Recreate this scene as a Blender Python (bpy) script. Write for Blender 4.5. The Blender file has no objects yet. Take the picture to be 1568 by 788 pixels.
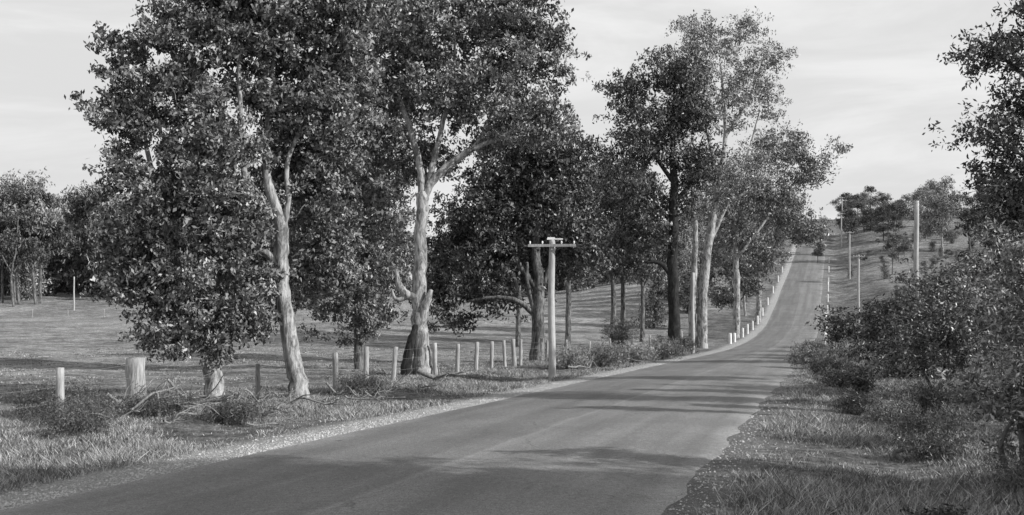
import bpy, math
import numpy as np
from mathutils import Vector
RNG = np.random.default_rng(7)
scene = bpy.context.scene
scene.view_settings.view_transform = 'Standard'
scene.view_settings.look = 'None'
scene.view_settings.exposure = 0

# ------------------------------------------------------------ terrain
_py = np.array([-2000,-60,0,10,15.5,26,45,62,80,100,124,140,165,195,226,255,283,300,318,360,450,700,2600],float)
_pz = np.array([0.5,0.1,-.05,-.18,-.27,-.5,-.87,-1.25,-1.6,-1.55,-.7,1.2,5.0,9.4,14.6,20.8,26.6,29.0,29.6,28,22,14,10],float)
_ty = np.arange(-80,900,0.5)
_tz = np.interp(_ty,_py,_pz)
_k = np.exp(-0.5*(np.arange(-24,25)/8.0)**2); _k/=_k.sum()
_tzs = np.convolve(np.pad(_tz,24,mode='edge'),_k,mode='valid')
_qy = np.array([-2000,-60,0,20,40,70,110,150,165,200,260,330,450,700,2600],float)
_qz = np.array([0.4,0.1,0,-.3,-.6,-.8,-.3,.2,.9,4.2,7.5,9,9,8,8],float)
def P(y):
    y=np.asarray(y,float)
    return np.where((y>-75)&(y<890),np.interp(y,_ty,_tzs),np.interp(y,_py,_pz))
def sst(x):
    x=np.clip(x,0,1); return x*x*(3-2*x)
def road_x(y): return 0.327*np.asarray(y,float)-5.1
def H(x,y):
    x=np.asarray(x,float); y=np.asarray(y,float)
    u=x-road_x(y)
    p=P(y); q=np.interp(y,_qy,_qz)
    a=sst((-u-9)/55.0)
    z=p*(1-a)+q*a
    z=z+sst((u-5)/11.0)*2.0*sst((y-32)/26.0)
    z=z+np.clip(u-16,0,120)*0.02*sst((y-30)/40)
    off=sst((np.abs(u)-4.6)/2.5)
    n=(np.sin(x*1.3+y*.7)*np.sin(y*1.1-x*.4)*.05+np.sin(x*.33+1)*np.sin(y*.27+x*.1)*.09
       +np.sin(x*2.9+y*1.7)*np.sin(y*2.3-x*1.9+2)*.03)
    z=z+off*n
    z=z-0.10*np.exp(-((np.abs(u)-6.0)/1.0)**2)
    return z

# ------------------------------------------------------------ material helpers
def new_mat(name):
    m=bpy.data.materials.new(name); m.use_nodes=True
    nt=m.node_tree; nt.nodes.clear()
    out=nt.nodes.new('ShaderNodeOutputMaterial')
    b=nt.nodes.new('ShaderNodeBsdfPrincipled')
    nt.links.new(b.outputs[0],out.inputs[0])
    return m,nt,b,out
def noise(nt,vec,scale,detail=4,rough=.6,dist=0):
    n=nt.nodes.new('ShaderNodeTexNoise'); n.inputs['Scale'].default_value=scale
    n.inputs['Detail'].default_value=detail; n.inputs['Roughness'].default_value=rough
    n.inputs['Distortion'].default_value=dist
    if vec is not None: nt.links.new(vec,n.inputs['Vector'])
    return n.outputs['Fac']
def mp(nt,v,a,b,c,d,smooth=False):
    n=nt.nodes.new('ShaderNodeMapRange')
    if smooth: n.interpolation_type='SMOOTHSTEP'
    nt.links.new(v,n.inputs[0])
    for i,x in enumerate((a,b,c,d)): n.inputs[i+1].default_value=x
    return n.outputs[0]
def mth(nt,op,a,b=None,c=None):
    n=nt.nodes.new('ShaderNodeMath'); n.operation=op
    for i,v in enumerate((a,b,c)):
        if v is None: continue
        if isinstance(v,(int,float)): n.inputs[i].default_value=v
        else: nt.links.new(v,n.inputs[i])
    return n.outputs[0]
def mixv(nt,f,a,b):
    n=nt.nodes.new('ShaderNodeMix'); n.data_type='FLOAT'
    for i,v in enumerate((f,a,b)):
        s=[n.inputs[0],n.inputs[2],n.inputs[3]][i]
        if isinstance(v,(int,float)): s.default_value=v
        else: nt.links.new(v,s)
    return n.outputs[0]
def mapping(nt,vec,sc):
    n=nt.nodes.new('ShaderNodeMapping'); n.inputs['Scale'].default_value=sc
    nt.links.new(vec,n.inputs[0]); return n.outputs[0]
def bump(nt,b,h,dist,strength=1):
    n=nt.nodes.new('ShaderNodeBump'); n.inputs['Distance'].default_value=dist
    n.inputs['Strength'].default_value=strength
    nt.links.new(h,n.inputs['Height']); nt.links.new(n.outputs[0],b.inputs['Normal'])

def mat_ground():
    m,nt,b,out=new_mat('grass_ground')
    tc=nt.nodes.new('ShaderNodeTexCoord'); g=nt.nodes.new('ShaderNodeNewGeometry')
    sep=nt.nodes.new('ShaderNodeSeparateXYZ'); nt.links.new(tc.outputs['UV'],sep.inputs[0])
    u=sep.outputs[0]; pos=g.outputs['Position']
    au=mth(nt,'ABSOLUTE',u)
    n1=noise(nt,pos,.55,6,.65); n2=noise(nt,pos,9,5,.7); n3=noise(nt,pos,.06,4,.6); n4=noise(nt,pos,40,3,.7)
    n5=noise(nt,pos,2.2,5,.7)
    grass=mixv(nt,mp(nt,n1,.35,.65,0,1),.12,.27)
    grass=mth(nt,'MULTIPLY',grass,mp(nt,n2,.3,.7,.35,1.65))
    grass=mth(nt,'MULTIPLY',grass,mp(nt,n5,.3,.7,.65,1.35))
    grass=mth(nt,'MULTIPLY',grass,mp(nt,n3,.35,.65,.75,1.25))
    past=mp(nt,u,-10,-14,1,1.35)
    grass=mth(nt,'MULTIPLY',grass,past)
    grav=mixv(nt,mp(nt,n4,.4,.65,0,1),.28,.66)
    grav=mth(nt,'MULTIPLY',grav,mp(nt,u,-1,1,1.0,.5))
    edge=mth(nt,'ADD',au,mth(nt,'MULTIPLY',mth(nt,'SUBTRACT',n1,.5),2.2))
    edge=mth(nt,'ADD',edge,mth(nt,'MULTIPLY',mth(nt,'SUBTRACT',n2,.5),1.4))
    edge=mth(nt,'ADD',edge,mp(nt,u,-1,1,-.2,.35))
    f=mp(nt,edge,3.9,4.7,1,0,True)
    c=mixv(nt,f,grass,grav)
    nt.links.new(c,b.inputs['Base Color']); b.inputs['Roughness'].default_value=.95
    b.inputs['Specular IOR Level'].default_value=.1
    hh=mth(nt,'ADD',n2,mth(nt,'MULTIPLY',n4,.35))
    bump(nt,b,hh,.16,1)
    return m
def mat_road():
    m,nt,b,out=new_mat('asphalt')
    tc=nt.nodes.new('ShaderNodeTexCoord'); g=nt.nodes.new('ShaderNodeNewGeometry')
    sep=nt.nodes.new('ShaderNodeSeparateXYZ'); nt.links.new(tc.outputs['UV'],sep.inputs[0])
    u=sep.outputs[0]; pos=g.outputs['Position']
    st=mapping(nt,tc.outputs['UV'],(1.0,.06,1))
    n1=noise(nt,st,1.6,4,.6); n2=noise(nt,pos,60,3,.7); n3=noise(nt,pos,.5,5,.6); n4=noise(nt,pos,14,4,.7)
    c=mixv(nt,mp(nt,n1,.3,.7,0,1),.15,.215)
    c=mth(nt,'MULTIPLY',c,mp(nt,n2,.3,.7,.45,1.55))
    c=mth(nt,'MULTIPLY',c,mp(nt,n4,.3,.7,.8,1.2))
    c=mth(nt,'MULTIPLY',c,mp(nt,n3,.3,.7,.85,1.15))
    wob=mth(nt,'MULTIPLY',mth(nt,'SUBTRACT',noise(nt,mapping(nt,tc.outputs['UV'],(0,.25,1)),1,3),.5),.35)
    d=mth(nt,'ABSOLUTE',mth(nt,'ADD',u,wob))
    seam=mp(nt,d,.02,.09,1.14,1.0,True)
    c=mth(nt,'MULTIPLY',c,seam)
    half=mp(nt,mth(nt,'ADD',u,wob),-.03,.03,.95,1.07)
    c=mth(nt,'MULTIPLY',c,half)
    tr=mth(nt,'ABSOLUTE',mth(nt,'SUBTRACT',mth(nt,'ABSOLUTE',u),1.0))
    c=mth(nt,'MULTIPLY',c,mp(nt,tr,0,.6,.92,1.03,True))
    e=mth(nt,'ADD',mth(nt,'ABSOLUTE',u),mth(nt,'MULTIPLY',mth(nt,'SUBTRACT',n3,.5),.9))
    c=mth(nt,'MULTIPLY',c,mp(nt,e,2.9,3.5,1,1.35,True))
    v=nt.nodes.new('ShaderNodeTexVoronoi'); v.feature='DISTANCE_TO_EDGE'; v.inputs['Scale'].default_value=.35
    dv=nt.nodes.new('ShaderNodeVectorMath'); dv.operation='ADD'
    nn=nt.nodes.new('ShaderNodeTexNoise'); nn.inputs['Scale'].default_value=1.5; nt.links.new(pos,nn.inputs['Vector'])
    nt.links.new(pos,dv.inputs[0]); nt.links.new(nn.outputs['Color'],dv.inputs[1]); nt.links.new(dv.outputs[0],v.inputs['Vector'])
    cr=mth(nt,'MULTIPLY',mp(nt,v.outputs['Distance'],.0,.006,1,0),mp(nt,n3,.5,.6,0,.5))
    c=mth(nt,'MULTIPLY',c,mth(nt,'SUBTRACT',1,cr))
    nt.links.new(c,b.inputs['Base Color']); b.inputs['Roughness'].default_value=.85
    b.inputs['Specular IOR Level'].default_value=.25
    bump(nt,b,n2,.014,.8)
    return m
def mat_bark(name,lo,hi,patch=.5):
    m,nt,b,out=new_mat(name)
    tc=nt.nodes.new('ShaderNodeTexCoord')
    o=tc.outputs['Object']
    n1=noise(nt,mapping(nt,o,(2.6,2.6,.9)),2.2,6,.7,.8); n2=noise(nt,mapping(nt,o,(10,10,1.2)),2,4,.7)
    n3=noise(nt,o,.35,3)
    k=mth(nt,'ADD',n1,mth(nt,'MULTIPLY',mth(nt,'SUBTRACT',n3,.5),.35))
    c=mixv(nt,mp(nt,k,patch-.09,patch+.09,0,1),lo,hi)
    c=mth(nt,'MULTIPLY',c,mp(nt,n2,.3,.7,.55,1.3))
    nt.links.new(c,b.inputs['Base Color']); b.inputs['Roughness'].default_value=.85
    b.inputs['Specular IOR Level'].default_value=.2
    bump(nt,b,n2,.04,.9)
    return m
def mat_leaf(name,base,spec=.5,rough=.42,trans=.0):
    m,nt,b,out=new_mat(name)
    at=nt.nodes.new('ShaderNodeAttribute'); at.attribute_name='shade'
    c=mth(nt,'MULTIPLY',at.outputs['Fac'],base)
    nt.links.new(c,b.inputs['Base Color']); b.inputs['Roughness'].default_value=rough
    b.inputs['Specular IOR Level'].default_value=spec
    return m
def mat_wood(name,lo,hi):
    m,nt,b,out=new_mat(name)
    tc=nt.nodes.new('ShaderNodeTexCoord')
    n2=noise(nt,mapping(nt,tc.outputs['Object'],(18,18,1.0)),2,5,.7); n1=noise(nt,tc.outputs['Object'],1.5,3)
    c=mixv(nt,mp(nt,n2,.35,.65,0,1),lo,hi); c=mth(nt,'MULTIPLY',c,mp(nt,n1,.3,.7,.8,1.2))
    nt.links.new(c,b.inputs['Base Color']); b.inputs['Roughness'].default_value=.9
    bump(nt,b,n2,.01,.8)
    return m
M_ground=mat_ground(); M_road=mat_road()
M_pale=mat_bark('pale_gum_bark',.12,.46,.48); M_mid=mat_bark('grey_bark',.06,.24,.5); M_dark=mat_bark('dark_bark',.015,.045,.5)
M_leaf=mat_leaf('gum_leaf',.17,.5,.42); M_leafd=mat_leaf('dark_leaf',.092,.4,.42); M_leafl=mat_leaf('light_leaf',.26,.45,.48)
M_leaf_haze=mat_leaf('hazed_far_leaf',.22,.15,.7)  # lighter base puts atmospheric haze into the distant leaf colour
M_grass=mat_leaf('grass_blade',.29,.15,.7)
M_post=mat_wood('weathered_post',.16,.5); M_pole=mat_wood('weathered_pole',.30,.5); M_dead=mat_wood('dead_branch',.09,.34)
M_white=mat_wood('white_paint',.66,.82)
M_metal=mat_wood('wire_metal',.2,.25)
M_stone=mat_wood('gravel_stone',.25,.58)

# ------------------------------------------------------------ mesh helpers
def link(o): scene.collection.objects.link(o); return o
def mesh_np(name,V,F,mat,shade=None,smooth=False):
    V=np.asarray(V,np.float32); F=np.asarray(F,np.int32); k=F.shape[1]
    me=bpy.data.meshes.new(name)
    me.vertices.add(len(V)); me.vertices.foreach_set('co',V.ravel())
    me.loops.add(F.size); me.loops.foreach_set('vertex_index',F.ravel())
    me.polygons.add(len(F)); me.polygons.foreach_set('loop_start',np.arange(0,F.size,k,dtype=np.int32))
    me.update(calc_edges=True)
    if smooth: me.polygons.foreach_set('use_smooth',np.ones(len(F),bool))
    else: me.polygons.foreach_set('use_smooth',np.zeros(len(F),bool))
    if shade is not None:
        a=me.attributes.new('shade','FLOAT','FACE'); a.data.foreach_set('value',np.asarray(shade,np.float32))
    me.materials.append(mat)
    return me
def obj(name,me,parent=None,loc=(0,0,0)):
    o=bpy.data.objects.new(name,me); link(o); o.location=loc
    if parent: o.parent=parent
    return o
def empty(name,loc=(0,0,0)):
    o=bpy.data.objects.new(name,None); link(o); o.location=loc; o.empty_display_size=.3; return o
class MB:
    def __init__(s): s.V=[];s.F=[];s.n=0
    def tube(s,pts,rad,sides=8,jit=0,cap=True,rng=RNG):
        pts=np.asarray(pts,float); rad=np.asarray(rad,float); n=len(pts)
        t=np.gradient(pts,axis=0); t/=np.linalg.norm(t,axis=1)[:,None]+1e-9
        m=t.mean(0); ref=np.array([1,0,0.]) if abs(m[0])<.6*np.linalg.norm(m)+1e-9 else np.array([0,1,0.])
        a=np.cross(t,ref); a/=np.linalg.norm(a,axis=1)[:,None]+1e-9
        b=np.cross(t,a)
        th=np.linspace(0,2*np.pi,sides,endpoint=False)
        R=rad[:,None]*(1+jit*rng.normal(size=(n,sides)))
        ring=pts[:,None,:]+R[:,:,None]*(np.cos(th)[None,:,None]*a[:,None,:]+np.sin(th)[None,:,None]*b[:,None,:])
        s.V.append(ring.reshape(-1,3))
        i=np.arange(n-1)[:,None]*sides; j=np.arange(sides)[None,:]; j2=(j+1)%sides
        f=np.stack([i+j,i+j2,i+sides+j2,i+sides+j],-1).reshape(-1,4)+s.n
        s.F.append(f); s.n+=n*sides
        if cap:
            c=(pts[-1]+t[-1]*rad[-1]*.15)[None]; s.V.append(c)
            last=s.n-sides; ci=s.n; s.n+=1
            f=np.stack([last+np.arange(0,sides,2),last+(np.arange(0,sides,2)+1)%sides,last+(np.arange(0,sides,2)+2)%sides,np.full((sides+1)//2,ci)],-1)
            s.F.append(f)
    def box(s,c,h,R=None):
        c=np.array(c,float);h=np.array(h,float)
        v=np.array([[x,y,z] for x in(-1,1) for y in(-1,1) for z in(-1,1)],float)*h
        if R is not None: v=v@np.array(R).T
        s.V.append(v+c)
        s.F.append(np.array([[0,1,3,2],[4,6,7,5],[0,4,5,1],[2,3,7,6],[0,2,6,4],[1,5,7,3]])+s.n); s.n+=8
    def mesh(s,name,mat,smooth=True):
        return mesh_np(name,np.concatenate(s.V),np.concatenate(s.F),mat,None,smooth)
def catmull(p,r,k=4):
    p=np.asarray(p,float); r=np.asarray(r,float)
    q=np.vstack([2*p[0]-p[1],p,2*p[-1]-p[-2]]); out=[];ro=[]
    for i in range(1,len(q)-2):
        for t in np.linspace(0,1,k,endpoint=False):
            a,b,c,d=q[i-1],q[i],q[i+1],q[i+2]
            out.append(.5*((2*b)+(-a+c)*t+(2*a-5*b+4*c-d)*t*t+(-a+3*b-3*c+d)*t**3))
            ro.append(r[i-1]*(1-t)+r[i]*t)
    out.append(p[-1]); ro.append(r[-1])
    return np.array(out),np.array(ro)
def unit(v): return v/(np.linalg.norm(v,axis=-1,keepdims=True)+1e-9)

def leaf_mesh(name,C,size,mat,rng,shade,aspect=.34,droop=.7):
    N=len(C)
    A=rng.normal(size=(N,3)); A[:,2]-=droop; A=unit(A)
    S=unit(np.cross(A,rng.normal(size=(N,3))))
    L=size*rng.uniform(.6,1.35,N)[:,None]; W=L*aspect*rng.uniform(.8,1.3,N)[:,None]
    V=np.stack([C-A*L*.5,C+S*W*.5-A*L*.05,C+A*L*.5,C-S*W*.5-A*L*.05],1).reshape(-1,3)
    F=np.arange(4*N).reshape(-1,4)
    return mesh_np(name,V,F,mat,shade)

def grow(limbs,blobs,nclump,leaves,leafsize,seed,clr=.5,twig=.012,bias=.45,subs=7,droop=.7,lowpen=2.5,aspect=.34,flat=.65):
    rng=np.random.default_rng(seed)
    mb=MB(); nodes=[];nr=[]
    for pts,rad in limbs:
        big=max(rad)
        p,r=catmull(pts,rad,5)
        p=p+rng.normal(size=p.shape)*np.minimum(r,.3)[:,None]*.09
        mb.tube(p,r,12 if big>.15 else 8,.035,rng=rng)
        z0=p[0][2]; 
        for a,b in zip(p,r):
            if not(big>.15 and a[2]<z0+ (p[:,2].max()-z0)*.3 and len(nodes)<6): nodes.append(a);nr.append(b)
    blobs=np.asarray(blobs,float)
    w=(blobs[:,3]*blobs[:,4]*blobs[:,5])**.75; w/=w.sum()
    bi=rng.choice(len(blobs),nclump,p=w)
    d=unit(rng.normal(size=(nclump,3)))*(rng.uniform(0,1,nclump)**bias)[:,None]
    C=blobs[bi,:3]+d*blobs[bi,3:6]
    order=np.argsort(np.linalg.norm(C-np.array(limbs[0][0][len(limbs[0][0])//2]),axis=1))
    for k in order:
        c=C[k]; nd=np.array(nodes); dv=c-nd
        dist=np.linalg.norm(dv,axis=1)
        cost=dist+np.maximum(0,nd[:,2]-c[2])*lowpen*.4
        i=int(np.argmin(cost)); s0=nd[i]; L=dist[i]
        if L<.15: continue
        r0=min(nr[i]*.65,.006+twig*L*1.4); r0=max(r0,.008)
        mid=s0+(c-s0)*.5+rng.normal(size=3)*L*.10+np.array([0,0,L*.10])
        q1=s0*.72+c*.28+rng.normal(size=3)*L*.05+np.array([0,0,L*.04])
        p,r=catmull([s0,q1,mid,c],[r0,r0*.8,r0*.6,r0*.3],3)
        mb.tube(p,r,5,0,rng=rng,cap=False)
        for a,b in zip(p[2:],r[2:]): nodes.append(a);nr.append(b)
    per=max(1,leaves//(nclump*subs))
    sub=np.repeat(C,subs,0)+rng.normal(size=(nclump*subs,3))*np.array([clr,clr,clr*flat])
    cs=np.repeat(rng.uniform(.5,1.5,nclump),subs)*rng.uniform(.85,1.15,nclump*subs)
    sr=np.repeat(rng.uniform(.5,1.3,nclump),subs)
    cnt=rng.poisson(per*sr)
    LC=np.repeat(sub,cnt,0)
    LC=LC+rng.normal(size=LC.shape)*clr*.36*np.array([1,1,.75])
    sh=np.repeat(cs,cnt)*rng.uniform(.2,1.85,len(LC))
    return mb,LC,sh,rng
def plant(name,x,y,limbs,blobs,nclump,leaves,leafsize,seed,bark,leaf,absz=True,aspect=.36,droop=.7,**kw):
    zg=float(H(x,y)) if absz else 0.
    lim=[([(a,b,c-zg) for a,b,c in p],r) for p,r in limbs]
    bl=[(b[0],b[1],b[2]-zg,b[3],b[4],b[5]) for b in blobs]
    mb,LC,sh,rng=grow(lim,bl,nclump,leaves,leafsize,seed,**kw)
    k=LC[:,2]>.03; LC=LC[k]; sh=sh[k]
    e=empty(name,(x,y,float(H(x,y))))
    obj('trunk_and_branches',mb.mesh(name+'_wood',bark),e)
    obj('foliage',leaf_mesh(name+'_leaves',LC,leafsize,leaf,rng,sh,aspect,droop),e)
    return e

# ------------------------------------------------------------ ground & road
ys=np.concatenate([[-2000,-900,-400,-200,-120],np.arange(-60,4,2.),np.arange(4,50,.35),np.arange(50,130,1.5),np.arange(130,340,4.),[350,370,400,450,520,620,750,1000,1400,2000,2600]])
us=np.concatenate([-np.array([2500,1500,900,600,420,320,260,210,180,150,130,110,95,80,70]),np.arange(-62,-14,2.),np.arange(-14,-4.4,.35),[-4.2,-3.8,-3.4,-2,0,2,3.4,3.8,4.2],np.arange(4.5,16,.4),np.arange(16,40,1.5),[42,46,50,56,62,70,80,95,110,130,160,200,260,330,420,600,900,1500,2500]])
Y,U=np.meshgrid(ys,us,indexing='ij'); X=U+road_x(Y)
Z=H(X,Y)
V=np.stack([X,Y,Z],-1).reshape(-1,3); ny,nu=Y.shape
i=np.arange(ny-1)[:,None]*nu; j=np.arange(nu-1)[None,:]
F=np.stack([i+j,i+j+1,i+nu+j+1,i+nu+j],-1).reshape(-1,4)
me=mesh_np('ground',V,F,M_ground,None,True)
def set_uv(me,uu,vv):
    uv=me.uv_layers.new(name='UVMap'); li=np.empty(len(me.loops),np.int32); me.loops.foreach_get('vertex_index',li)
    uv.data.foreach_set('uv',np.stack([uu[li],vv[li]],-1).astype(np.float32).ravel())
set_uv(me,U.ravel(),Y.ravel())
obj('ground',me)
ur=np.array([-3.45,-3.3,-2.4,-1.2,0,1.2,2.4,3.3,3.45]); yr=ys[(ys>-130)&(ys<460)]
Y,U=np.meshgrid(yr,ur,indexing='ij'); U=U.copy()
jn=RNG.normal(size=len(yr)); jn=np.convolve(jn,[.25,.5,.25],'same'); jm=np.convolve(RNG.normal(size=len(yr)),[.25,.5,.25],'same')
U[:,0]+=jn*.07; U[:,-1]+=jm*.09; U[:,1]+=jn*.05;U[:,-2]+=jm*.06
Zr=P(Y)+.012+.05*(1-(U/3.45)**2); Zr[:,0]=P(Y[:,0])-.01; Zr[:,-1]=P(Y[:,0])-.01
X=U+road_x(Y); V=np.stack([X,Y,Zr],-1).reshape(-1,3); ny,nu=Y.shape
i=np.arange(ny-1)[:,None]*nu; j=np.arange(nu-1)[None,:]
F=np.stack([i+j,i+j+1,i+nu+j+1,i+nu+j],-1).reshape(-1,4)
me=mesh_np('road',V,F,M_road,None,True); set_uv(me,U.ravel(),Y.ravel()); obj('road',me)

# gravel stones on shoulders
rng=np.random.default_rng(3)
N=15000; gy=6+44*rng.uniform(0,1,N)**1.6; side=np.where(rng.uniform(size=N)<.85,-1,1); gu=side*(3.40+np.abs(rng.normal(size=N))*.45)
gx=gu+road_x(gy); gz=H(gx,gy)
s=rng.uniform(.006,.022,N)*np.where(rng.uniform(size=N)<.03,2.0,1)
oc=np.array([[1,0,0],[0,1,0],[-1,0,0],[0,-1,0],[0,0,.8]])
ang=rng.uniform(0,6.28,N)
vv=oc[None]*s[:,None,None]*rng.uniform(.6,1.3,(N,5,1))
vx=vv[...,0]*np.cos(ang)[:,None]-vv[...,1]*np.sin(ang)[:,None]; vy=vv[...,0]*np.sin(ang)[:,None]+vv[...,1]*np.cos(ang)[:,None]
V=np.stack([vx+gx[:,None],vy+gy[:,None],vv[...,2]+gz[:,None]+.002],-1).reshape(-1,3)
F=(np.array([[0,1,4],[1,2,4],[2,3,4],[3,0,4]])[None]+5*np.arange(N)[:,None,None]).reshape(-1,3)
obj('gravel',mesh_np('gravel',V,F,M_stone))

# grass
def grass(name,umin,umax,ymin,ymax,ntuft,per,hlo,hhi,seed,pw=1.5,wid=.012,keep=None,thr=-.6,sd=.05):
    rng=np.random.default_rng(seed)
    ty=ymin+(ymax-ymin)*rng.uniform(0,1,ntuft)**pw; tu=rng.uniform(umin,umax,ntuft); tx=tu+road_x(ty)
    pn=np.sin(tx*.9+ty*.5)+np.sin(ty*.8-tx*.35+1)+.8*np.sin(tx*2.1+ty*1.3)
    k=(pn+rng.normal(size=ntuft)*.9)>thr
    k&=np.abs(tx)<ty*.62+2
    if keep is not None: k&=keep(tu,ty,rng)
    tx,ty,pn=tx[k],ty[k],pn[k]; n=len(tx)
    th=np.repeat(rng.uniform(hlo,hhi,n)*(1+.35*np.clip(pn,-1.5,2)),per)
    N=n*per; bx=np.repeat(tx,per)+rng.normal(size=N)*sd; by=np.repeat(ty,per)+rng.normal(size=N)*sd
    h=th*rng.uniform(.4,1.25,N); lean=rng.normal(size=(N,2))*h[:,None]*.6
    a=rng.uniform(0,3.14,N); w=wid*rng.uniform(.6,1.4,N)*(1+by/14); bz=H(bx,by)-.01
    dx=np.cos(a)*w*.5; dy=np.sin(a)*w*.5
    b0=np.stack([bx-dx,by-dy,bz],-1); b1=np.stack([bx+dx,by+dy,bz],-1)
    m1=np.stack([bx+lean[:,0]*.5+dx*1.1,by+lean[:,1]*.5+dy*1.1,bz+h*.5],-1); tp=np.stack([bx+lean[:,0],by+lean[:,1],bz+h*.95],-1)
    V=np.stack([b0,b1,m1,tp],1).reshape(-1,3); F=np.arange(4*N).reshape(-1,4)
    sh=np.repeat(rng.uniform(.3,1.5,n),per)*rng.uniform(.35,1.65,N)
    return obj(name,mesh_np(name,V,F,M_grass,sh))
grass('roadside_grass',3.8,17,6,48,46000,16,.03,.14,11,1.5,.0045,lambda u,y,r:(u>3.8+r.exponential(.5,len(u))),-1.2,.08)
grass('verge_grass',-13,-4.0,11,52,40000,14,.025,.12,12,1.4,.0045,lambda u,y,r:(-u>4.3+r.exponential(.5,len(u))),-.9,.08)
grass('pasture_grass',-45,-12,16,75,20000,8,.02,.06,13,1.2,.006,None,-.8,.1)
grass('hillside_grass',5,40,40,130,12000,10,.1,.3,14,1.2,.006,None,-.8,.12)

# ------------------------------------------------------------ trees
def T(*a,**k): return plant('eucalyptus_tree' ,*a,**k)
T(-7.26,24.0,[([(0,0,-.6),(-.05,0,.6),(.05,.1,2.2),(-.2,.2,4.2),(-.5,.3,6.5),(-.7,.3,8.6),(-.4,.3,10.2)],[.26,.22,.18,.16,.12,.08,.04]),
  ([(-.05,.1,1.2),(-.8,0,2.6),(-1.4,0,4.4),(-1.8,.1,6.2)],[.11,.1,.08,.05]),([(.0,.2,3),(.6,.3,4.4),(.5,.4,6.5),(.4,.5,8.8)],[.1,.09,.07,.04])],
  [(-.75,-.5,1.65,1.1,.9,1.1),(-.1,-.7,2.0,1.1,.8,1.4),(-1.65,-.2,4.3,1.05,1.3,1.5),(-1.35,.1,7.2,1.6,1.6,1.6),(.2,.3,9,1.8,1.6,1.3),(-.3,.0,5.3,1.4,1.3,1.9),(.6,.3,2.4,.9,1.2,1.3),(-.5,.3,10.4,1.7,1.5,1.1),(-2.3,0,6.4,.6,.8,.9),(-1.7,-.2,2.9,.8,.8,.9),(.2,-.3,4.2,1.1,.8,1.0)],
  440,108000,.13,21,M_pale,M_leaf,clr=.25,aspect=.42,bias=.38)
T(-5.45,25.0,[([(0,0,-.6),(-.05,0,.2),(-.3,0,1.5),(-.45,0,2.7),(-.42,0,3.3),(-.5,0,4.2),(-.82,.0,5.3),(-.8,.2,7),(-.6,.3,9.5)],[.29,.23,.2,.19,.2,.16,.11,.08,.04]),
  ([(-.42,0,2.9),(-.75,-.1,3.25),(-1.15,-.1,3.45),(-1.45,-.1,4.0),(-1.5,0,5.0)],[.13,.11,.09,.08,.05]),
  ([(-1.1,-.1,3.4),(-1.6,-.15,3.72),(-2.2,-.2,3.65),(-2.6,-.2,3.5)],[.07,.055,.04,.02]),
  ([(-.38,0,2.0),(-.65,-.1,2.5),(-.8,-.1,3.0)],[.11,.10,.07]),
  ([(-.47,0,3.6),(-.25,0,4.6),(-.3,.1,5.6),(.3,.2,7.2),(.7,.3,9)],[.1,.07,.06,.05,.03]),
  ([(-.48,0,4.0),(-.75,-.1,4.4),(-1.1,0,5.0)],[.06,.05,.03])],
  [(-.7,.7,7.2,1.7,1.3,1.5),(.75,.5,7.7,1.35,1.4,1.7),(-.8,.4,9.4,2,1.7,1.4),(.8,.5,9.8,1.6,1.5,1.3),(.35,1.2,4.5,1.0,.9,1.4),(-1.5,1.1,4.6,1.0,1.0,1.5),(-.2,1.2,5.6,1.3,.8,1.1),(-.4,.5,11,2,2,.8),(.6,1.4,2.8,1.0,.8,1.0),(-1.1,1.2,2.4,.8,.7,1.2)],
  360,84000,.135,22,M_pale,M_leaf,clr=.26,aspect=.42)
T(-6.5,42,[([(0,0,-.8),(-.1,0,2),(.2,.1,4.5),(-.1,0,7.5),(.1,0,10.5)],[.24,.19,.15,.1,.04]),([(0,0,2.2),(-.8,0,4),(-1.2,0,6.5)],[.1,.08,.04]),([(.1,0,3),(.9,.1,5),(1.1,.1,8)],[.1,.08,.04])],
  [(-1.2,0,2.5,1.9,1.6,2.0),(.6,0,2.4,1.5,1.3,1.8),(-.6,0,6.5,2.2,1.8,1.9),(.1,.3,9.6,2.2,1.8,1.8),(1.1,.3,5.0,1.4,1.3,1.6),(.9,.3,7.6,1.6,1.5,1.4),(-1.2,0,12,2,2,1.5),(-3,.2,4,1.6,1.4,2.2)],
  300,64000,.175,23,M_mid,M_leaf,clr=.35,aspect=.4)
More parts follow.
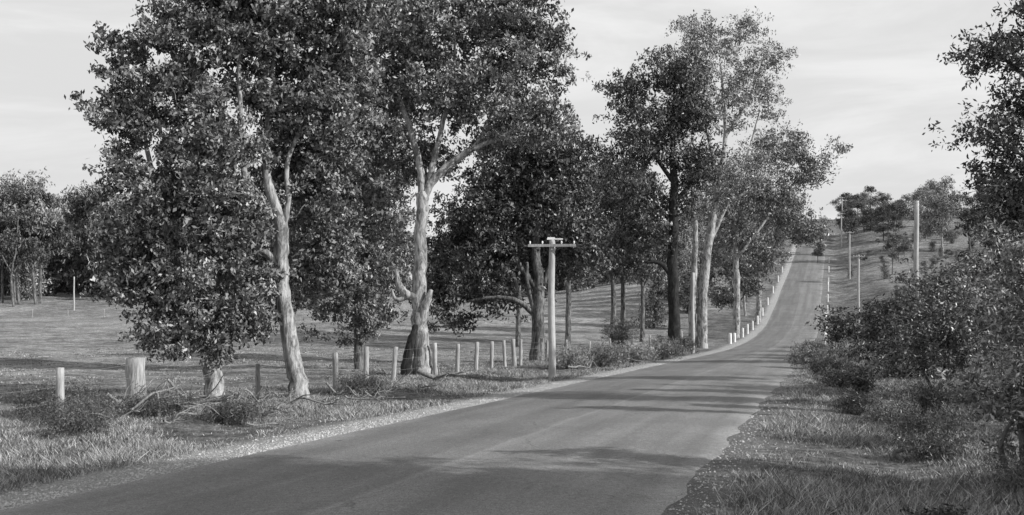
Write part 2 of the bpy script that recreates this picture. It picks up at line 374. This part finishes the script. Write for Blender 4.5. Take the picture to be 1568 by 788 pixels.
T(-3.4,37,[([(0.05,0,-.9),(0,0,.2),(-.12,0,1.8),(-.08,0,3.5),(0,0,5.2),(.03,0,6.2)],[.42,.33,.27,.25,.23,.24]),
  ([(.03,0,6.0),(.35,0,6.6),(.95,0,7.2),(1.6,.0,7.7),(2.2,0,8.0),(3.2,0,8.45),(4.1,.1,9.2)],[.17,.16,.14,.12,.09,.06,.03]),
  ([(.03,0,6.1),(-.1,.1,7.2),(-.45,.1,8.6),(-.9,.2,10),(-1.2,.2,12)],[.17,.14,.11,.09,.05]),
  ([(.2,0,6.35),(.45,.1,7.5),(.8,.2,9),(1.2,.2,11),(1.2,.2,13)],[.13,.11,.09,.06,.03]),
  ([(1.1,0,7.3),(1.9,.1,7.9),(2.6,.2,9.2),(3,.2,11)],[.09,.07,.06,.03]),
  ([(-.1,-.05,2.3),(-.5,-.1,2.35),(-.85,-.1,2.75),(-.95,-.1,3.35)],[.2,.17,.12,.05]),
  ([(-.5,-.1,2.3),(-.95,-.15,2.2),(-1.15,-.15,2.6)],[.12,.08,.03]),
  ([(-.05,-.05,1.2),(.2,-.2,2.1),(.38,-.25,2.55)],[.2,.16,.07])],
  [(-1.6,.5,10.4,2.3,2.1,2.1),(1.0,.8,10.6,2.1,2,1.9),(3.2,.2,10.3,2.2,1.9,1.7),(4.3,.3,9.0,1.5,1.4,.9),(0,.5,13.2,3,2.5,1.9),(3.3,.5,12.8,2.2,2.1,1.3),(4.9,.3,11.4,.9,.9,1.0),(-2.2,1.5,6.4,1.5,1.5,1.8),(.2,1.6,7.9,1.5,1.0,1.1),(-2.8,.5,8.4,1.5,1.5,1.2),(-1.3,1.5,4.6,1.0,1,1.2),(2.6,1.2,8.2,1.2,1,.6),(5.3,.6,8.6,.9,.9,.8)],
  360,86000,.165,24,M_pale,M_leaf,clr=.36,aspect=.42,bias=.4)
mb=MB()
p,r=catmull([(-.22,-.1,-.3),(-.2,-.1,.6),(-.02,-.05,1.4),(.15,0,2.0)],[.26,.19,.16,.1],5); mb.tube(p,r,10,.08)
e=empty('tree_stump',(-3.75,36.8,float(H(-3.75,36.8)))); obj('dark_stem',mb.mesh('dark_stem',M_dark),e)  # short stem in dark bark beside the foot of the pale gum
T(1.3,50,[([(0,0,-1),(0,0,1),(.1,0,3),(-.1,.1,5),(.3,.2,7.5),(.2,.2,10)],[.4,.32,.28,.22,.14,.06]),
  ([(0,0,1.4),(-1,-.1,2.2),(-2.2,0,2.4),(-3.6,.1,2.2)],[.16,.13,.1,.05]),([(0,0,2.4),(.5,0,3.6),(.9,.2,5.5)],[.16,.12,.06]),
  ([(0,0,2.8),(-1,0,4.2),(-2,.3,6.5)],[.18,.14,.06]),([(0,0,1.2),(-.5,-.1,3),(-.55,-.1,4.2)],[.16,.12,.08])],
  [(-2.5,.5,4.6,2.2,2.0,1.8),(.5,1,6.6,2.4,2.4,2.0),(-2.2,1,7.6,2.3,2.2,1.8),(1,1,9.4,2.1,2,1.9),(-1.2,1,10.2,2.3,2.2,1.7),(2.2,.8,4.7,1.2,1.2,1.5),(-4.5,1.2,2.3,1.5,1.4,1.5),(-4.3,1,5.6,1.4,1.4,1.8),(-2.2,1.6,2.4,1.2,1,.9),(0.3,1.5,3.8,1.3,1,1.1)],
  350,66000,.22,25,M_mid,M_leafd,clr=.45,aspect=.4)
for k,(x,y) in enumerate(((8.7,85),(9.9,88),(4.4,78),(0.5,84),(13.0,98))):
    T(x,y,[([(0,0,-1.7),(.1,0,3),(-.1,.1,7),(.2,.1,12)],[.26,.2,.15,.05]),([(0,0,3.5),(1,0,6),(1.3,0,8.5)],[.1,.08,.03]),([(0,0,4),(-1.1,0,6.4),(-1.5,0,9)],[.1,.08,.03])],
      [(0,0,11.5,2.6,2,2.2),(-1.8,0,8.2,1.9,1.8,2.2),(1.7,0,7.4,1.8,1.6,2.1),(0,0,14,2,1.8,1.4),(0,.5,5.6,1.6,1.4,1.2)],170,20000,.30,30+k,M_mid,M_leafd if k!=1 else M_leaf,clr=.55)
T(11.9,72,[([(0,0,-1.8),(0,0,2),(-.1,0,6),(0,0,10),(-.1,0,14.5),(.1,0,19)],[.5,.42,.38,.32,.2,.07]),
  ([(-.05,0,4),(-1,-.1,5.1),(-2.2,-.1,5.2)],[.2,.16,.05]),([(0,0,8),(-2,0,10),(-3.6,.2,10.6)],[.18,.12,.05]),([(0,0,9.5),(1.5,0,11.5),(2,.2,14)],[.18,.12,.05]),
  ([(0,0,11),(-2,0,14),(-3,0,17)],[.18,.12,.05])],
  [(-2.2,0,14.6,3,2.6,2.6),(-.2,0,18.8,2.6,2.4,1.9),(1.5,.5,12.6,2.0,2.2,1.8),(-3.6,0,10.2,2.4,2.2,2.0),(-3.6,0,17.8,1.6,1.6,1.4),(-2,.5,7.6,2.2,1.8,1.6),(1.4,0,16.4,1.6,1.8,1.6),(-4.4,1,6.4,1.6,1.4,1.4),(.6,1,9.4,1.8,1.5,1.4)],
  290,44000,.28,26,M_dark,M_leafd,clr=.55,bias=.4)
T(16.5,85,[([(0,0,-2),(.1,0,3),(.5,0,7),(1.3,0,12),(2.0,0,17),(1.6,0,23)],[.5,.42,.36,.28,.18,.06]),
  ([(-.9,0,-2),(-.8,0,3),(-.6,0,8),(-.9,0,14),(-.7,0,20)],[.36,.3,.24,.16,.06]),
  ([(.6,0,7.5),(2,0,10.5),(3.6,0,14),(5,0,19)],[.2,.17,.12,.05]),([(1.5,0,13),(.4,0,17),(-.4,0,22)],[.15,.1,.05]),([(2,0,11),(4.5,0,12.4),(6,0,15.5)],[.14,.1,.04]),
  ([(1.9,0,16.5),(4,0,20),(5.5,0,24)],[.13,.1,.04])],
  [(.8,0,23.2,3.6,3,2.4),(4,0,19.4,3.1,2.8,2.2),(5.4,0,23,1.9,2,2.2),(-.8,0,19,2.4,2.4,2.2),(3.2,0,14,3,2.8,2.2),(-.6,0,26,1.8,1.8,1.0),(3.2,0,25.8,2.2,2,.9),(1,0,11,2.2,2.2,1.4)],
  280,32000,.25,27,M_pale,M_leafl,clr=.52,bias=.32)
T(24,105,[([(0,0,-2),(.1,0,4),(0,0,9),(.8,0,14),(1.4,0,18)],[.42,.34,.26,.16,.06]),([(0,0,7),(3,0,11),(6,0,15),(9.5,0,18)],[.2,.17,.12,.05]),([(.2,0,10),(-1.5,0,13),(-2,0,17)],[.16,.12,.05])],
  [(3,0,13.6,4,3,2.2),(7,0,16.6,3,2.6,2.0),(10,0,18.4,1.4,1.4,1.1),(4.5,0,19.2,3,2.8,1.8),(-.5,0,15,3,3,3),(-1,0,10.4,2.4,2.2,2.6),(1.5,1,8.5,2,1.6,1.8)],
  260,30000,.32,28,M_pale,M_leaf,clr=.62,bias=.38)
T(32.6,130,[([(0,0,-1),(.2,0,4),(0,0,9),(.8,0,13)],[.4,.32,.24,.08]),([(0,0,6),(2.6,0,10),(5,0,13)],[.2,.15,.05])],
  [(0,0,9,3.2,3,3.4),(4.5,0,13.6,3,2.6,2.4),(1.5,0,14.5,3,2.6,2),(6.5,0,11.6,1.8,1.8,1.6)],180,20000,.36,29,M_pale,M_leaf,clr=.7)

# right side trees
T(13.2,22,[([(0,0,-.6),(.1,0,2),(-.1,0,4.5),(.2,0,7),(0,0,10)],[.3,.25,.2,.13,.05]),([(0,0,3),(-1,0,4.4),(-1.7,0,5.3),(-2.4,0,5.7)],[.12,.09,.06,.03]),([(0,0,4.5),(-1.2,0,6.6),(-2.3,0,7.6)],[.12,.08,.03])],
  [(-2.1,0,7.6,.9,.8,.5),(-2.4,0,5.8,.8,.8,.45),(-1.7,0,4.3,1.0,.9,.8),(-1.5,0,8.9,.7,.8,.5),(.2,0,8.6,1.6,1.8,1.6),(.3,0,5.8,1.3,1.6,1.3),(-1.1,0,6.7,1.0,1,.7),(-1.5,.2,3.2,1.1,.9,.9),(-1.7,.3,5.0,.8,.8,.6)],
  230,42000,.12,40,M_mid,M_leafd,clr=.27)
T(12.3,6.2,[([(0,0,-.4),(0,0,3),(.2,0,6),(0,0,9)],[.3,.24,.16,.05])],[(0,0,7,3.0,1.8,1.7),(1.8,.4,5.3,2,1.6,1.3),(-2,-.6,8,2.2,1.6,1.2),(0,-3,6.4,2.4,2,1.4)],280,64000,.2,41,M_mid,M_leafd,clr=.42)
T(15.5,.5,[([(0,0,-.4),(0,0,3),(.2,0,6),(0,0,10)],[.3,.24,.16,.05])],[(0,0,7.5,3,2.6,2),(-3,-1,6.3,2.6,2,1.5),(3,0,6,2,2,1.5)],200,40000,.22,42,M_mid,M_leafd,clr=.5)
T(22,28,[([(0,0,-.4),(0,0,3),(.2,0,7),(0,0,12)],[.22,.18,.13,.05])],[(0,0,10.5,1.8,1.3,1.2),(.8,1,8,1.4,1.0,.9)],70,18000,.2,43,M_mid,M_leaf,clr=.35)
T(30,45,[([(0,0,-.4),(0,0,3),(.2,0,7),(0,0,11)],[.24,.2,.14,.05])],[(0,0,9,2.2,1.8,1.5),(-.8,1,6.5,1.5,1.4,.9)],70,16000,.22,44,M_mid,M_leaf,clr=.4)
for k,(x,y,h) in enumerate(((13,18,6),(15.5,12.6,5.6),(12.6,20,4.4),(17.5,21,6.5),(16,24,6.5))):
    plant('sapling',x,y,[([(0,0,-.1),(.1,0,h*.4),(-.05,.1,h*.75),(.05,.1,h)],[.15,.13,.10,.05])],[(0,0,h*.86,.9,.22,h*.13)],26,7000,.13,90+k,M_mid,M_leaf,absz=False,clr=.14)

def S(name,x,y,blobs,nc,nl,ls,seed,mat,clr=.2,stems=4,aspect=.36,**kw):
    rng=np.random.default_rng(seed+500); lim=[]
    for k in range(stems):
        b=blobs[k%len(blobs)]; q=rng.normal(size=2)*.12
        lim.append(([(q[0],q[1],-.1),(q[0]+b[0]*.4+rng.normal()*.08,q[1]+b[1]*.4,b[2]*.45),(b[0]+rng.normal()*.1,b[1],b[2])],[.05,.035,.015]))
    return plant(name,x,y,lim,blobs,nc,nl,ls,seed,M_mid,mat,absz=False,clr=clr,aspect=aspect,droop=kw.pop('droop',0),lowpen=1,**kw)
S('wattle_shrub',6.45,12,[(0,0,1.5,.65,.7,.9),(.1,.2,2.5,.5,.5,.7),(-.25,-.1,.8,.6,.6,.5),(.4,-.4,1.0,.6,.6,.8),(-.45,.1,2.8,.18,.2,.5),(-.62,0,2.0,.25,.2,.4),(-.75,0,1.3,.25,.3,.5)],150,26000,.075,50,M_leafl,clr=.13,aspect=.3,droop=-.3)
S('wattle_shrub',5.6,9.2,[(0,0,.35,.4,.4,.3),(.5,.2,.6,.4,.4,.4)],40,6000,.055,51,M_leaf,clr=.12,droop=-.3)
S('wattle_shrub',12.2,28,[(0,0,2.1,1.3,1.1,1.0),(-.8,0,1.5,.8,.9,.7),(1.4,.5,3.0,1.0,1,.9),(1.1,0,1.2,1,1,.8),(-.4,.2,3.2,.4,.4,.4),(-1.5,.2,.7,.7,.6,.5)],120,15000,.12,52,M_leaf,clr=.26,bias=.38)
S('wattle_shrub',14.3,25,[(0,0,2.2,1.2,1.1,1.3),(.6,0,1,1.2,1,.9),(-.4,0,3.6,.8,.8,.6),(.1,0,4.4,.3,.4,.5)],120,19000,.11,53,M_leafd,clr=.25)
S('wattle_shrub',10.4,19.5,[(0,0,1.2,.8,.8,.8),(.6,0,.7,.8,.8,.6),(-.6,0,.5,.6,.5,.4)],70,10000,.09,54,M_leafd,clr=.19)
S('wattle_shrub',20.5,50,[(0,0,1.9,1.8,1.5,1.2),(-1.6,0,1.2,1.2,1.2,.9),(1.9,0,2.6,1.6,1.5,1.3)],110,13000,.2,55,M_leafd,clr=.4)
S('wattle_shrub',26,55,[(0,0,2.4,2.2,1.8,1.6),(2.6,0,2.8,1.8,1.5,1.5)],110,13000,.22,56,M_leaf,clr=.45)
S('wattle_shrub',16.5,40,[(0,0,.9,1.1,1,.7),(1.3,0,1.1,1,1,.8),(-1.6,0,.6,.9,.8,.4)],60,8000,.16,57,M_leafd,clr=.3)
S('wattle_shrub',9.6,27,[(0,0,.55,.35,.3,.3)],16,1600,.1,58,M_leafd,clr=.15)
S('wattle_shrub',4.0,9.2,[(0,0,.2,.2,.2,.1)],16,1500,.05,59,M_leafd,clr=.07,droop=-.3)
S('wattle_shrub',19,34,[(0,0,2.2,1.7,1.4,1.4),(.3,0,3.9,1.1,1,.8)],100,13000,.16,60,M_leafd,clr=.35)
S('wattle_shrub',20,40,[(0,0,1.8,2,1.4,1.4),(2.5,0,2.4,1.7,1.4,1.6)],100,13000,.18,61,M_leaf,clr=.38)
S('wattle_shrub',24,62,[(0,0,1.6,2.4,1.8,1.3),(-3,0,1.3,1.6,1.6,1.0),(3.2,0,2.2,2,1.6,1.7)],120,13000,.24,62,M_leafd,clr=.45)
S('wattle_shrub',33,70,[(0,0,2.6,2.8,2.2,2.1),(-3.4,0,1.8,2,1.8,1.5)],110,12000,.28,63,M_leaf,clr=.5)
S('wattle_shrub',38,78,[(0,0,3.6,3,2.2,2.8),(4,0,3.4,2.6,1.8,2.6)],120,13000,.3,66,M_leafd,clr=.55)
S('wattle_shrub',13.4,34,[(0,0,.5,.7,.6,.4),(1,0,.8,.7,.7,.6)],40,5000,.13,64,M_leafd,clr=.22)
S('wattle_shrub',9.4,17,[(0,0,.5,.6,.6,.4),(.7,.3,.9,.6,.6,.6)],50,8000,.07,65,M_leafd,clr=.16,droop=-.3)
for k,(x,y,rr,hh,mt) in enumerate(((-8.2,18.5,.9,.26,M_leafd),(-6.9,19.2,.6,.2,M_leafd),(2.6,45,1.1,.5,M_leafl),(4.3,47,1.3,.6,M_leaf),(6.3,52,1.4,.6,M_leafl),(-4.2,27,.7,.25,M_leaf),(11,66,1.6,.7,M_leafd),(9.0,58,1.3,.5,M_leaf),(8.9,80,1.6,1.5,M_leafd),(-7.2,16.2,.5,.2,M_leafd),(6.2,14.5,.5,.18,M_leafd),(7.4,19,.5,.2,M_leaf),(10.5,31,.7,.3,M_leafd),(12,37,.8,.35,M_leafd),(7.9,22,.5,.22,M_leafd),(-5.4,19,.6,.2,M_leafd),(-9.2,19.6,1.0,.35,M_leafd),(8.6,20.5,.7,.4,M_leafd),(13.4,44,1,.5,M_leaf),(17.5,56,1.2,.6,M_leafd),(7.0,16.6,.7,.3,M_leafd),(6.0,11.2,.6,.2,M_leafd))):
    S('weed_clump',x,y,[(0,0,hh,rr,rr*.8,hh*.8)],60,8000,.025+y*.0022,70+k,mt,clr=.11+y*.002,aspect=.14,droop=-.6)

# generic distant trees
variants=[]
for k in range(5):
    r=np.random.default_rng(200+k); h=9+2*k*.6
    lim=[([(0,0,-.5),(r.normal()*.2,0,h*.3),(r.normal()*.4,0,h*.6),(r.normal()*.5,0,h*.9)],[.2,.15,.11,.05]),([(0,0,h*.3),(1.4,.4,h*.5),(2.2,.5,h*.7)],[.1,.08,.03]),([(0,0,h*.35),(-1.5,-.4,h*.55),(-2.1,-.3,h*.75)],[.1,.08,.03])]
    bl=[(r.normal()*.8,r.normal()*.6,h*.84,1.7,1.6,h*.11),(r.uniform(1.4,2.4),.3,h*r.uniform(.5,.7),1.5,1.5,h*.1),(-r.uniform(1.4,2.6),-.3,h*r.uniform(.5,.76),1.5,1.5,h*.12),(r.normal()*1.2,r.normal()*.8,h*.45,1.7,1.5,h*.1),(r.normal()*1.5,1,h*.66,1.4,1.4,h*.09)]
    mb,LC,sh,rg=grow(lim,bl,80,7000,.34,300+k,clr=.55)
    variants.append((mb.mesh('far_wood',M_pale if k==1 else M_mid),leaf_mesh('far_leaves',LC,.36,M_leaf_haze if k%2 else M_leafd,rg,sh),h))
for k in range(3):
    r=np.random.default_rng(240+k); h=11.
    lim=[([(0,0,-.5),(r.normal()*.2,0,h*.3),(r.normal()*.4,0,h*.6),(r.normal()*.5,0,h*.9)],[.2,.16,.1,.04])]
    bl=[(r.normal()*.5,0,h*.84,1.7,1.6,h*.13),(r.normal()*.8,.3,h*.6,2.1,1.8,h*.15),(r.normal()*.8,-.3,h*.36,2.2,1.8,h*.16),(r.normal()*.6,0,h*.14,2.2,1.8,h*.13)]
    mb,LC,sh,rg=grow(lim,bl,90,6500,.42,340+k,clr=.65)
    variants.append((mb.mesh('far_wood',M_mid),leaf_mesh('far_leaves',LC,.44,M_leaf_haze,rg,sh),h))
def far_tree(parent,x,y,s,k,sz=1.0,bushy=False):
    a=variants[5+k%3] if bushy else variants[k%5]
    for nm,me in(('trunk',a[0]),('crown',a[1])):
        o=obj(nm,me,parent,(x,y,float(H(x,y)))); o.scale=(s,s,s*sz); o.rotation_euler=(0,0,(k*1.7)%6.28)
r=np.random.default_rng(77)
e=empty('distant_treeline')
for k in range(100):
    y=r.uniform(190,245); x=(-.64+.5*k/100+r.normal()*.01)*y; far_tree(e,x,y,r.uniform(1.3,1.9),k,r.uniform(.9,1.35),k%4!=0)
for k in range(60):
    y=r.uniform(190,260); x=(-.15+.36*k/60+r.normal()*.01)*y; far_tree(e,x,y,r.uniform(.8,1.3),k,1,k%3!=0)
for k in range(9):
    y=r.uniform(176,190); x=r.uniform(-.62,-.46)*y; far_tree(e,x,y,r.uniform(1.2,1.6),(3,2,3)[k%3],1.25)
e=empty('roadside_tree_row')
for k,y in enumerate([118,136,143,150,157,164,172,182,190,200,210,220,232,243,255,268,280,292]):
    x=float(road_x(y))-3.4-r.uniform(3,5.5); far_tree(e,x,y,r.uniform(.85,1.1) if y<200 else r.uniform(.85,1.0),k)
    far_tree(e,x-r.uniform(6,12),y+4,r.uniform(.8,1.1),k+2,1,True)
e=empty('hilltop_trees')
for k in range(75):
    y=r.uniform(225,315); c=[12,30,55,80,100][k%5]; x=float(road_x(y))+3.4+c+r.normal()*7; x=max(x,float(road_x(y))+9); far_tree(e,x,y,r.uniform(.5,.95),k,r.uniform(.75,1.1),k%4==0)
for k,(x,y,s) in enumerate(((88,200,1.25),(96,205,1.1),(99,225,1.2),(66,170,.5),(75,190,.6),(104,190,1.1),(92,240,.9),(70,222,.7),(84,214,.8),(64,205,.5))): far_tree(e,x,y,s,k+1)
e=empty('hillside_shrubs')
for k in range(200):
    y=r.uniform(62,240); x=float(road_x(y))+3.4+4+r.uniform(0,1)**.8*62+ (6 if y<100 else 0); far_tree(e,x,y,r.uniform(.12,.36),k,r.uniform(.6,1),k%2==0)

# ------------------------------------------------------------ fence
def post(mb,x,y,h,w,rng,z0=None):
    z=float(H(x,y)) if z0 is None else z0
    l=rng.normal(size=2)*.05
    n=6; pts=[(x+l[0]*t,y+l[1]*t,z-.15+(h+.15)*t) for t in np.linspace(0,1,n)]
    mb.tube(pts,[w*.5*(1.05-.12*t)for t in np.linspace(0,1,n)],7,.07,rng=rng)
def fence(name,pts,wires=(.35,.65,.9)):
    rng=np.random.default_rng(len(pts)); mb=MB(); wb=MB(); tops=[]
    for k,(x,y,h,w) in enumerate(pts): post(mb,x,y,h,w,rng); tops.append((x,y,float(H(x,y)),h))
    for a,b in zip(tops[:-1],tops[1:]):
        for f in wires:
            z0=a[2]+a[3]*f; z1=b[2]+b[3]*f
            wb.tube([(a[0],a[1],z0),((a[0]+b[0])/2,(a[1]+b[1])/2,(z0+z1)/2-.02),(b[0],b[1],z1)],[.003]*3,4,cap=False)
    e=empty(name,(0,0,0)); obj('posts',mb.mesh('posts',M_post),e); obj('wires',wb.mesh('wires',M_metal),e)
fp=[]
for yy,h,w in ((14.5,.95,.14),(16.7,.95,.13),(18.9,1.05,.16),(21,1.15,.42),(25.4,.9,.13),(29.4,1.15,.18),(31.3,1.25,.18),(33.2,1.25,.17),(36.8,1.25,.17),(38.9,1.2,.17),(40.9,1.25,.19),(42.8,1.25,.18),(44.6,1.25,.16),(45.9,1.3,.22),(46.8,1.25,.16),(51,1.1,.15),(55,1.15,.14),(60,1.1,.15),(66,1.15,.15),(73,1.1,.16),(80,1.1,.16),(88,1.1,.16),(97,1.1,.16),(107,1.1,.16)):
    fp.append((float(road_x(yy))-9.8,yy,h,w))
fence('post_and_wire_fence',fp)
fence('post_and_wire_fence',[(-.66*155+k*5.5,152+.03*k*5,1.2,.12) for k in range(12)])

def guide(x,y,h,w):
    mb=MB(); rng=np.random.default_rng(int(y*10)); z=float(H(x,y)); e=empty('guide_post',(x,y,z))
    mb.tube([(0,0,-.2),(0,0,h*.6),(0,0,h*.97),(0,0,h)],[w,w*.97,w*.95,w*.6],8,.02,rng=rng)
    obj('white_post',mb.mesh('white_post',M_white),e)
for yy,h in ((93,1.0),(97,.9),(106,1.0),(112,1.1),(119,1.1),(127,1.1),(136,1.1),(147,1.1),(160,1.1),(175,1.1),(190,1.1)):
    guide(float(road_x(yy))-4.6,yy,h,.16 if yy<100 else .13)
for yy,h in ((92,1.1),(106,2.6),(113,1.2),(124,1.2),(138,1.2),(150,1.2),(162,1.5),(174,1.3),(190,1.2),(206,1.2)): guide(float(road_x(yy))+4.4,yy,h,.12)

# ------------------------------------------------------------ poles
def pole(x,y,h,r,arm=1.8,cap=True,armz=.22):
    z=float(H(x,y)); e=empty('utility_pole',(x,y,z)); mb=MB()
    zz=np.linspace(-.3,h,9); mb.tube([(0.02*math.sin(k),0,q) for k,q in enumerate(zz)],[r*(1.1-.22*q/h) for q in zz],12,.015)
    obj('pole_shaft',mb.mesh('pole_shaft',M_pole),e)
    if arm:
        mb=MB(); ca,sa=math.cos(-.1),math.sin(-.1); R=[[ca,-sa,0],[sa,ca,0],[0,0,1]]
        mb.box((0,-r-.05,h-armz),(arm/2,.045,.05),R); mb.box((0,-r-.03,h-armz-.02),(.03,.03,.16))
        obj('crossarm',mb.mesh('crossarm',M_post,False),e)
        mb=MB()
        for q in (-.46,-.2,.2,.46):
            cx=q*arm*ca; cy=q*arm*sa-r-.05
            mb.tube([(cx,cy,h-armz+.05),(cx,cy,h-armz+.09),(cx,cy,h-armz+.12),(cx,cy,h-armz+.17)],[.012,.03,.035,.02],8)
        obj('insulators',mb.mesh('insulators',M_white),e)
    if cap:
        mb=MB(); mb.box((.12,-.02,h+.03),(.30,.07,.025)); mb.box((-.02,-.02,h+.075),(.14,.05,.02))
        obj('cap_bracket',mb.mesh('cap_bracket',M_white,False),e)
    return e
pole(1.5,37,5.25,.13,1.8)
pole(22.7,55,8.3,.14,0,False)
pole(43.5,123,8.6,.15,1.4,False); pole(60.3,175,8.5,.15,1.4,False); pole(78,232,8,.15,1.4,False); pole(91,270,8,.15,1.4,False)
pole(float(road_x(73))-5.3,73,6,.13,0,False)
pole(-76,170,5.8,.12,0,False)
mb=MB(); z1=float(H(22.7,55))+8.1; z2=float(H(43.5,123))+8.4; z3=float(H(60.3,175))+8.3; z4=float(H(78,232))+7.8
W=[(17.5,20,8.8),(22.7,55,z1),(43.5,123,z2),(60.3,175,z3),(78,232,z4)]
for o in (-.35,.35):
    for a,b in zip(W[:-1],W[1:]):
        t=np.linspace(0,1,14)[:,None]; a=np.array(a)+[o,0,0]; b2=np.array(b)+[o,0,0]
        p=a*(1-t)+b2*t; p[:,2]-=.8*4*(t*(1-t))[:,0]; mb.tube(p,[.009]*14,4,cap=False)
pole(17.5,20,9.2,.15,1.4,False)
obj('overhead_wires',mb.mesh('overhead_wires',M_metal))

# ------------------------------------------------------------ fallen branches
def fallen(x,y,L,r,seed,name='fallen_branch',n=5,up=.25):
    rng=np.random.default_rng(seed); mb=MB(); a=rng.uniform(-.9,.9)
    d=np.array([math.cos(a),math.sin(a),0]); k=6
    p=np.array([d*L*(t-.5)+[rng.normal()*.06*L,rng.normal()*.06*L,.02+abs(rng.normal())*up*L*.3+r] for t in np.linspace(0,1,k)])
    q,rr=catmull(p,np.linspace(r,r*.35,k),4); mb.tube(q,rr,8,.06,rng=rng)
    for _ in range(n):
        i=rng.integers(3,len(q)-2); s0=q[i]; dd=rng.normal(size=3); dd[2]=abs(dd[2])*.8; dd=dd/np.linalg.norm(dd)+d*.6
        l=L*rng.uniform(.15,.4); pts=[s0,s0+dd*l*.4+rng.normal(size=3)*.05*l,s0+dd*l*.75+rng.normal(size=3)*.08*l,s0+dd*l]
        for t in pts: t[2]=max(t[2],.01)
        w,ww=catmull(pts,[rr[i]*.7,rr[i]*.5,rr[i]*.35,rr[i]*.12],3); mb.tube(w,ww,6,.05,rng=rng)
    e=empty(name,(x,y,float(H(x,y)))); obj('dead_wood',mb.mesh('dead_wood',M_dead),e)
fallen(-2.4,33,1.7,.1,1,n=9,up=.5)
for k,(x,y,L,r_) in enumerate(((-6.9,20.3,1.6,.055),(-7.6,20.6,1.9,.035),(-5.9,21,1.4,.04),(-6.5,21.6,2.1,.035),(-4.6,22.5,1.5,.035),(-3.9,24,1.8,.03),(-5.6,22.4,1.3,.03),(-3.2,26,1.6,.03),(-2.5,29,1.5,.03),(5.5,48,2.8,.07),(4,50,2.4,.06),(3,42,1.8,.045),(6.8,54,3,.06),(-5.0,20.6,1.0,.035),(-8.0,20,1.6,.03),(-7.2,19.6,1.4,.03),(-4.4,23.6,1.2,.025),(-6.6,19.0,1.3,.025),(-5.3,19.8,1.4,.025),(-3.6,25,1.4,.025),(-4.5,18.6,.9,.018),(-6.0,18.4,1.2,.022),(-7.6,18.2,1.3,.025))):
    fallen(x,y,L,r_,20+k,n=9,up=.42)

# ------------------------------------------------------------ light and sky
EL=math.radians(26); az=np.array([.94,-.34]); az/=np.linalg.norm(az)
ts=Vector((az[0]*math.cos(EL),az[1]*math.cos(EL),math.sin(EL)))
sun=bpy.data.lights.new('sun','SUN'); sun.energy=5; sun.angle=math.radians(.5); sun.color=(1,.995,.985)
so=bpy.data.objects.new('sun',sun); link(so); so.location=(30,-10,30); so.rotation_euler=(-ts).to_track_quat('-Z','Y').to_euler()
w=bpy.data.worlds.new('World'); scene.world=w; w.use_nodes=True; nt=w.node_tree; nt.nodes.clear()
out=nt.nodes.new('ShaderNodeOutputWorld'); bg=nt.nodes.new('ShaderNodeBackground'); nt.links.new(bg.outputs[0],out.inputs[0])
sk=nt.nodes.new('ShaderNodeTexSky'); sk.sky_type='NISHITA'; sk.sun_disc=False; sk.sun_elevation=EL; sk.sun_rotation=math.atan2(az[0],az[1])
bw=nt.nodes.new('ShaderNodeRGBToBW'); nt.links.new(sk.outputs[0],bw.inputs[0])
v=mth(nt,'POWER',bw.outputs[0],1.3); v=mth(nt,'MULTIPLY',v,3.9); 
sm=nt.nodes.new('ShaderNodeMath'); sm.operation='SMOOTH_MIN'; nt.links.new(v,sm.inputs[0]); sm.inputs[1].default_value=6.5; sm.inputs[2].default_value=1.2
v=sm.outputs[0]
tc=nt.nodes.new('ShaderNodeTexCoord')
cn=noise(nt,mapping(nt,tc.outputs['Generated'],(1,1,5)),3.0,7,.58,.5)
v=mth(nt,'MULTIPLY',v,mp(nt,cn,.42,.66,.95,1.11,True))
nt.links.new(v,bg.inputs[0]); bg.inputs[1].default_value=.12

cam=bpy.data.cameras.new('camera'); co=bpy.data.objects.new('camera',cam); link(co); scene.camera=co
co.location=(0,0,1.9); co.rotation_euler=(math.radians(90),0,0)
cam.sensor_width=36; cam.lens=34.44; cam.shift_y=.0485; cam.clip_end=6000; cam.clip_start=.1
